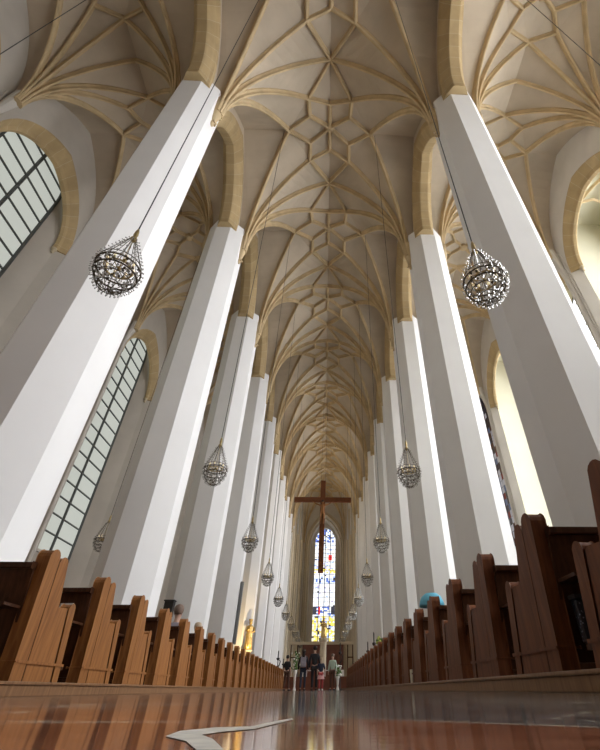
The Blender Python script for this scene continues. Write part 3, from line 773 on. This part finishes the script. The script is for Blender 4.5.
YP = 27.0
figure('woman in black with a grey backpack, back to the camera, walking up the aisle', (-.55, YP, 0), 0, 1.66, top_mat='blackcloth', legs_mat='denim', hair='hair', long_hair=True, backpack='greycloth', step=.16)
figure('tall man in a black suit standing in the middle of the aisle', (.03, YP, 0), 0, 1.80, top_mat='blackcloth', legs_mat='blackcloth', step=.06)
figure('girl in black top, pink skirt and red leggings beside the man in black', (.37, YP-.2, 0), 0, 1.30, top_mat='denim', legs_mat='red', skirt='pink', hair='blond', long_hair=True, shoe='white', sleeve=False, step=.08)
figure('person in a black top and brown trousers standing beside the left pews', (-1.50, 29.0, 0), -.6, 1.52, top_mat='blackcloth', legs_mat='brownc', sleeve=False, step=.12)
figure('person in a pale green top by the altar flowers', (1.02, 30.6, 0), 2.7, 1.66, top_mat='greencloth', legs_mat='brownc', hair='greyhair', step=.06)
figure('seated person with brown-grey hair behind the fifth left pew end', (-2.34, 9.62, .088), 0, 1.58, top_mat='greycloth', legs_mat='denim', hair='greyhair', pose='sit')
figure('seated person with pale blond hair behind the seventh left pew end', (-2.5, 11.95, .088), 0, 1.52, top_mat='red', legs_mat='denim', hair='blond', pose='sit')

# person with blue cap, seated in the right block
fb = figure('person in a light blue cap seated in the right-hand pews', (2.29, 8.15, .088), .2, 1.42, top_mat='brownc', legs_mat='denim', hair='greyhair', pose='sit')
c = MB(); c.lathe([(.02, -.02), (.215, -.05), (.20, .02), (.165, .09), (.10, .14), (.004, .155)], (0, .0, 1.06), 18, sy=1.05)
child('cap', c.mesh('cap', M['blue'], True), fb)

# ---------------------------------------------------------------- hanging cross
cr = empty('hanging_cross', (-.02, 44.67, 8.7)); tag(cr, 'huge dark wooden cross with carved figure, hung high in the nave', 'cross')
c = MB(); c.box(-.26, .26, -.14, .14, 0, 9.05); c.build('post', M['oakr'], cr, bevel=.03)
c = MB(); c.box(-3.0, 3.0, -.16, .12, 6.72, 7.22); c.build('crossbeam', M['oakr'], cr, bevel=.03)
c = MB()
for s in (-1, 1): c.tube([(s*.22, 0, 9.0), (s*.22, 0, 20.6)], .012, 5)
c.build('cable', M['cable'], cr)
fg = figure('carved wooden figure with arms spread on the cross', (0, -.26, 4.35), PI, 2.5, skin='oak', hair='hair', cat='part',
            arms={'l': ((-.42, .0, 1.47), (-.66, .02, 1.60)), 'r': ((.42, .0, 1.47), (.66, .02, 1.60))}, step=0, name='carved_figure')
fg.parent = cr
for kk in ('label', 'category'):
    if kk in fg: del fg[kk]
for ch in list(fg.children):
    if ch.name.startswith('shoe'): bpy.data.objects.remove(ch)

# ---------------------------------------------------------------- furnishings
# choir screen
sc = empty('choir_screen', (.3, 50, 0)); tag(sc, 'low red-brown marble screen with open framed ends behind the altar', 'screen')
c = MB(); c.box(-1.9, 2.1, 0, .3, .3, 3.45); c.build('panel', M['redpanel'], sc)
c = MB(); c.box(-3.1, 3.1, -.1, .4, 3.45, 3.68); c.build('top_beam', M['cream'], sc)
for x in (-3.0, -2.35, 2.5, 3.0):
    c = MB(); c.box(x-.05, x+.05, .05, .2, 0, 3.45); c.build('post', M['oakd'], sc)
c = MB(); c.box(-3.0, -2.35, .08, .16, 2.4, 2.5); c.box(2.5, 3.0, .08, .16, 2.4, 2.5); c.build('crossbar', M['oakd'], sc)
# altar steps
p = MB(); p.box(-5.0, 5.0, 35.5, 60, 0, .25); p.box(-3.4, 3.4, 34.9, 35.5, 0, .70); o = p.build('trim_altar_step', M['redpanel']); tag(o, kind='structure')
# pedestal with gilded figure
pd = MB(); pd.lathe([(.42, 0), (.42, .3), (.28, .4), (.28, 3.0), (.40, 3.15), (.42, 3.3)], (.42, 44.5, .25), 12)
tag(pd.build('pedestal', M['cream'], smooth=False), 'cream stone column in front of the red screen carrying a figure', 'pedestal')
def statue(name, label, x, y, z, h, material, rz=0):
    r = empty(name, (x, y, z), rz); tag(r, label, 'statue'); k = h/2.0; m = MB()
    m.lathe([(.34*k, 0), (.33*k, .2*k), (.27*k, .6*k), (.29*k, .9*k), (.22*k, 1.15*k), (.27*k, 1.4*k), (.24*k, 1.52*k), (.09*k, 1.6*k)], n=14, sy=.75)
    m.tube([(-.25*k, .05*k, 1.45*k), (-.34*k, .12*k, 1.15*k), (-.12*k, .28*k, 1.12*k)], [.09*k, .08*k, .05*k], 8)
    m.tube([(.25*k, .05*k, 1.45*k), (.36*k, .12*k, 1.2*k), (.16*k, .30*k, 1.25*k)], [.09*k, .08*k, .05*k], 8)
    for i in range(9):
        a = 2*PI*i/9; m.tube([(.3*k*math.cos(a), .22*k*math.sin(a), 0), (.25*k*math.cos(a), .19*k*math.sin(a), .9*k)], [.05*k, .02*k], 5)
    b_ = m.build('body', material, r, smooth=True)
    m = MB(); m.ball((0, .02*k, 1.75*k), .14*k, 12, sz=1.2); m.lathe([(.03*k, 1.56*k), (.07*k, 1.58*k), (.06*k, 1.66*k)], n=8); m.build('head', material, r, smooth=True)
    m = MB(); m.lathe([(.13*k, 1.84*k), (.16*k, 1.9*k), (.17*k, 1.98*k), (.10*k, 1.93*k), (.09*k, 1.88*k)], n=10)
    m.build('crown', material, r)
    m = MB(); m.ball((.16*k, .30*k, 1.36*k), .09*k, 8); m.ball((.17*k, .31*k, 1.53*k), .06*k, 8); m.build('held_child', material, r, smooth=True)
    return r
statue('column_statue', 'small gilded crowned figure on the cream column before the window', .42, 44.5, 3.55, 1.5, M['gold'], PI)
statue('gilded_statue', 'golden crowned statue lit warmly on a left pillar', -5.35, Y1+S*4-1.02, 2.45, 2.0, M['gold'], PI*1.2)
c = MB(); c.lathe([(.06, -.5), (.2, -.25), (.38, -.06), (.40, 0)], (-5.38, Y1+S*4-1.02, 2.44), 12); tag(c.build('console', M['cream'], smooth=True), 'stone console under the golden statue', 'console')
# speakers
def column_speaker(x, y, z0, z1, label):
    r = empty('column_speaker', (x, y, z0)); tag(r, label, 'speaker')
    c = MB(); c.box(-.10, .10, -.12, .12, 0, z1-z0); c.build('cabinet', M['speaker'], r, bevel=.02)
    c = MB(); c.box(-.085, .085, -.126, -.12, .06, z1-z0-.06); c.build('grille', M['speaker'], r)
column_speaker(-5.19, Y1+S*3-.15, 2.3, 5.8, 'tall slim grey column speaker on the fourth left pillar')
#column_speaker(5.2, Y1+S*1.98, 3.05, 4.1, 'small slim dark speaker on the third right pillar')
# dark box on third left pillar
c = MB(); c.box(-7.1, -6.68, 23.3, 23.66, 2.75, 3.35); c.box(-7.14, -6.64, 23.26, 23.66, 3.35, 3.4); tag(c.build('wooden_box', M['black'], bevel=.01), 'dark wooden box fixed to the third left pillar above the pews', 'box')
# small carved finials / candle holders near the front
def candle_holder(x, y, z, h, label, m='black'):
    r = empty('candle_holder', (x, y, z)); tag(r, label, 'candle holder', 'dark candle holders by the front pews')
    c = MB(); c.lathe([(.14, 0), (.14, .03), (.03, .08), (.022, .35*h), (.06, .38*h), (.022, .42*h), (.02, .72*h), (.10, .76*h), (.11, .79*h), (.03, .80*h)], n=10); c.build('stem', M[m], r, smooth=True)
    c = MB(); c.lathe([(.035, .79*h), (.035, .97*h), (.004, h)], n=8); c.build('candle', M['cream'] if m != 'black' else M[m], r)
    c = MB(); c.tube([(0,0,.55*h),(.10,0,.60*h),(.16,0,.70*h),(.10,0,.74*h)], .03, 6); c.build('bracket', M[m], r)
candle_holder(-2.50, 34.3, .088, 2.0, 'dark candle holder at the end of the left pews, taller of two')
candle_holder(-2.20, 35.2, .25, 1.45, 'dark candle holder at the end of the left pews, shorter of two')
candle_holder(3.36, 29.26, .088, 2.55, 'dark candle holder rising above the right pews, taller of two')
candle_holder(3.30, 32.8, .088, 2.35, 'dark candle holder rising above the right pews, shorter of two')
candle_holder(1.55, 33.6, .0, 2.45, 'tall dark pole stand at the right end of the altar step')
# flowers
def flowers(x, y, z, h, label, mats_):
    r = empty('flower_arrangement', (x, y, z)); tag(r, label, 'flowers')
    c = MB(); c.lathe([(.12, 0), (.09, .04), (.05, .2), (.09, .42*h), (.14, .5*h), (.13, .52*h)], n=10); c.build('vase', M['white'], r, smooth=True)
    c = MB(); q = MB(); rn = random.Random(len(label))
    for i in range(46):
        a = rn.random()*2*PI; rr = rn.random()*.3; zz = h*.55+rn.random()*h*.45
        pt = (rr*math.cos(a), rr*math.sin(a), zz); c.tube([(0,0,h*.48), pt], .006, 4)
        (q if i % 2 else c).ball(pt, .035+.03*rn.random(), 6)
    c.build('foliage', M['leaf'], r); b_ = q.build('blossoms', M[mats_], r); 
flowers(1.35, 31.9, 0, 1.25, 'white and green flower stand right of the altar', 'white')
flowers(-1.25, 32.6, 0, 1.9, 'tall pale flower stand left of the altar', 'white')
flowers(2.95, 21.56, .888, .85, 'yellow-green bouquet above the right pews', 'yellowf')
# altar with linen
al = empty('altar', (.4, 38.6, .25)); tag(al, 'altar table covered with white linen', 'altar')
c = MB(); c.box(-1.5, 1.5, 0, .9, 0, .85); c.build('block', M['redpanel'], al)
c = MB(); c.box(-1.6, 1.6, -.06, .96, .85, .90); c.box(-1.6, -1.1, -.07, -.05, .35, .86); c.box(1.1, 1.6, -.07, -.05, .35, .86); c.box(-.25, .25, -.07, -.05, .25, .86); c.build('cloth', M['white'], al)

# ---------------------------------------------------------------- light
w = bpy.data.worlds.new('World'); SC.world = w; w.use_nodes = True
w.node_tree.nodes['Background'].inputs[0].default_value = (.9, .95, 1, 1); w.node_tree.nodes['Background'].inputs[1].default_value = .3
def spot(name, loc, target, power, color, size=.1, ang=50):
    l = bpy.data.lights.new(name, 'SPOT'); l.energy = power; l.color = color; l.spot_size = math.radians(ang); l.spot_blend = .6; l.shadow_soft_size = size
    o = bpy.data.objects.new(name, l); COL.objects.link(o); o.location = loc
    o.rotation_euler = (Vector(target)-Vector(loc)).to_track_quat('-Z', 'Y').to_euler(); return o
spot('statue_spot', (-4.0, Y1+S*4-3.2, 1.2), (-5.5, Y1+S*4-1, 3.7), 900, (1, .72, .35), .1, 60)
def lamp(name, loc, power, color, size):
    l = bpy.data.lights.new(name, 'POINT'); l.energy = power; l.color = color; l.shadow_soft_size = size
    o = bpy.data.objects.new(name, l); COL.objects.link(o); o.location = loc; return o
for y, p in ((46, 900), (55, 1100), (64, 1200), (73, 1100)):
    spot('choir_fill_light', (.2, y, 4.5), (.2, y+4, 28), p, (1, .80, .52), .2, 75)  # unseen warm fill added to brighten the far vault
def area(name, loc, target, power, color, sx, sy):
    l = bpy.data.lights.new(name, 'AREA'); l.shape = 'RECTANGLE'; l.size = sx; l.size_y = sy; l.energy = power; l.color = color
    o = bpy.data.objects.new(name, l); COL.objects.link(o); o.location = loc
    o.rotation_euler = (Vector(target)-Vector(loc)).to_track_quat('-Z', 'Y').to_euler(); return o

# ---------------------------------------------------------------- camera
R = Vector((0.99872713, -0.04976787, -0.00820226)); U = Vector((-0.02510306, -0.63148588, 0.77498092)); F = Vector((0.04374876, 0.77378857, 0.6319314))
cd = bpy.data.cameras.new('camera'); cam = bpy.data.objects.new('camera', cd); COL.objects.link(cam)
cam.matrix_world = Matrix(((R.x, U.x, -F.x, .4769), (R.y, U.y, -F.y, 0), (R.z, U.z, -F.z, .021), (0,0,0,1)))
cd.sensor_fit = 'HORIZONTAL'; cd.sensor_width = 36; cd.lens = 36*417.916/600
cd.shift_x = -49.61/600; cd.shift_y = -26.13/600
cd.clip_start = .01; cd.clip_end = 300
SC.camera = cam
SC.view_settings.view_transform = 'Standard'; SC.view_settings.look = 'None'; SC.view_settings.gamma = 1; SC.view_settings.use_curve_mapping = False
SC.view_settings.exposure = 0.14
try: SC.cycles.diffuse_bounces = 8; SC.cycles.max_bounces = 12
except Exception: pass
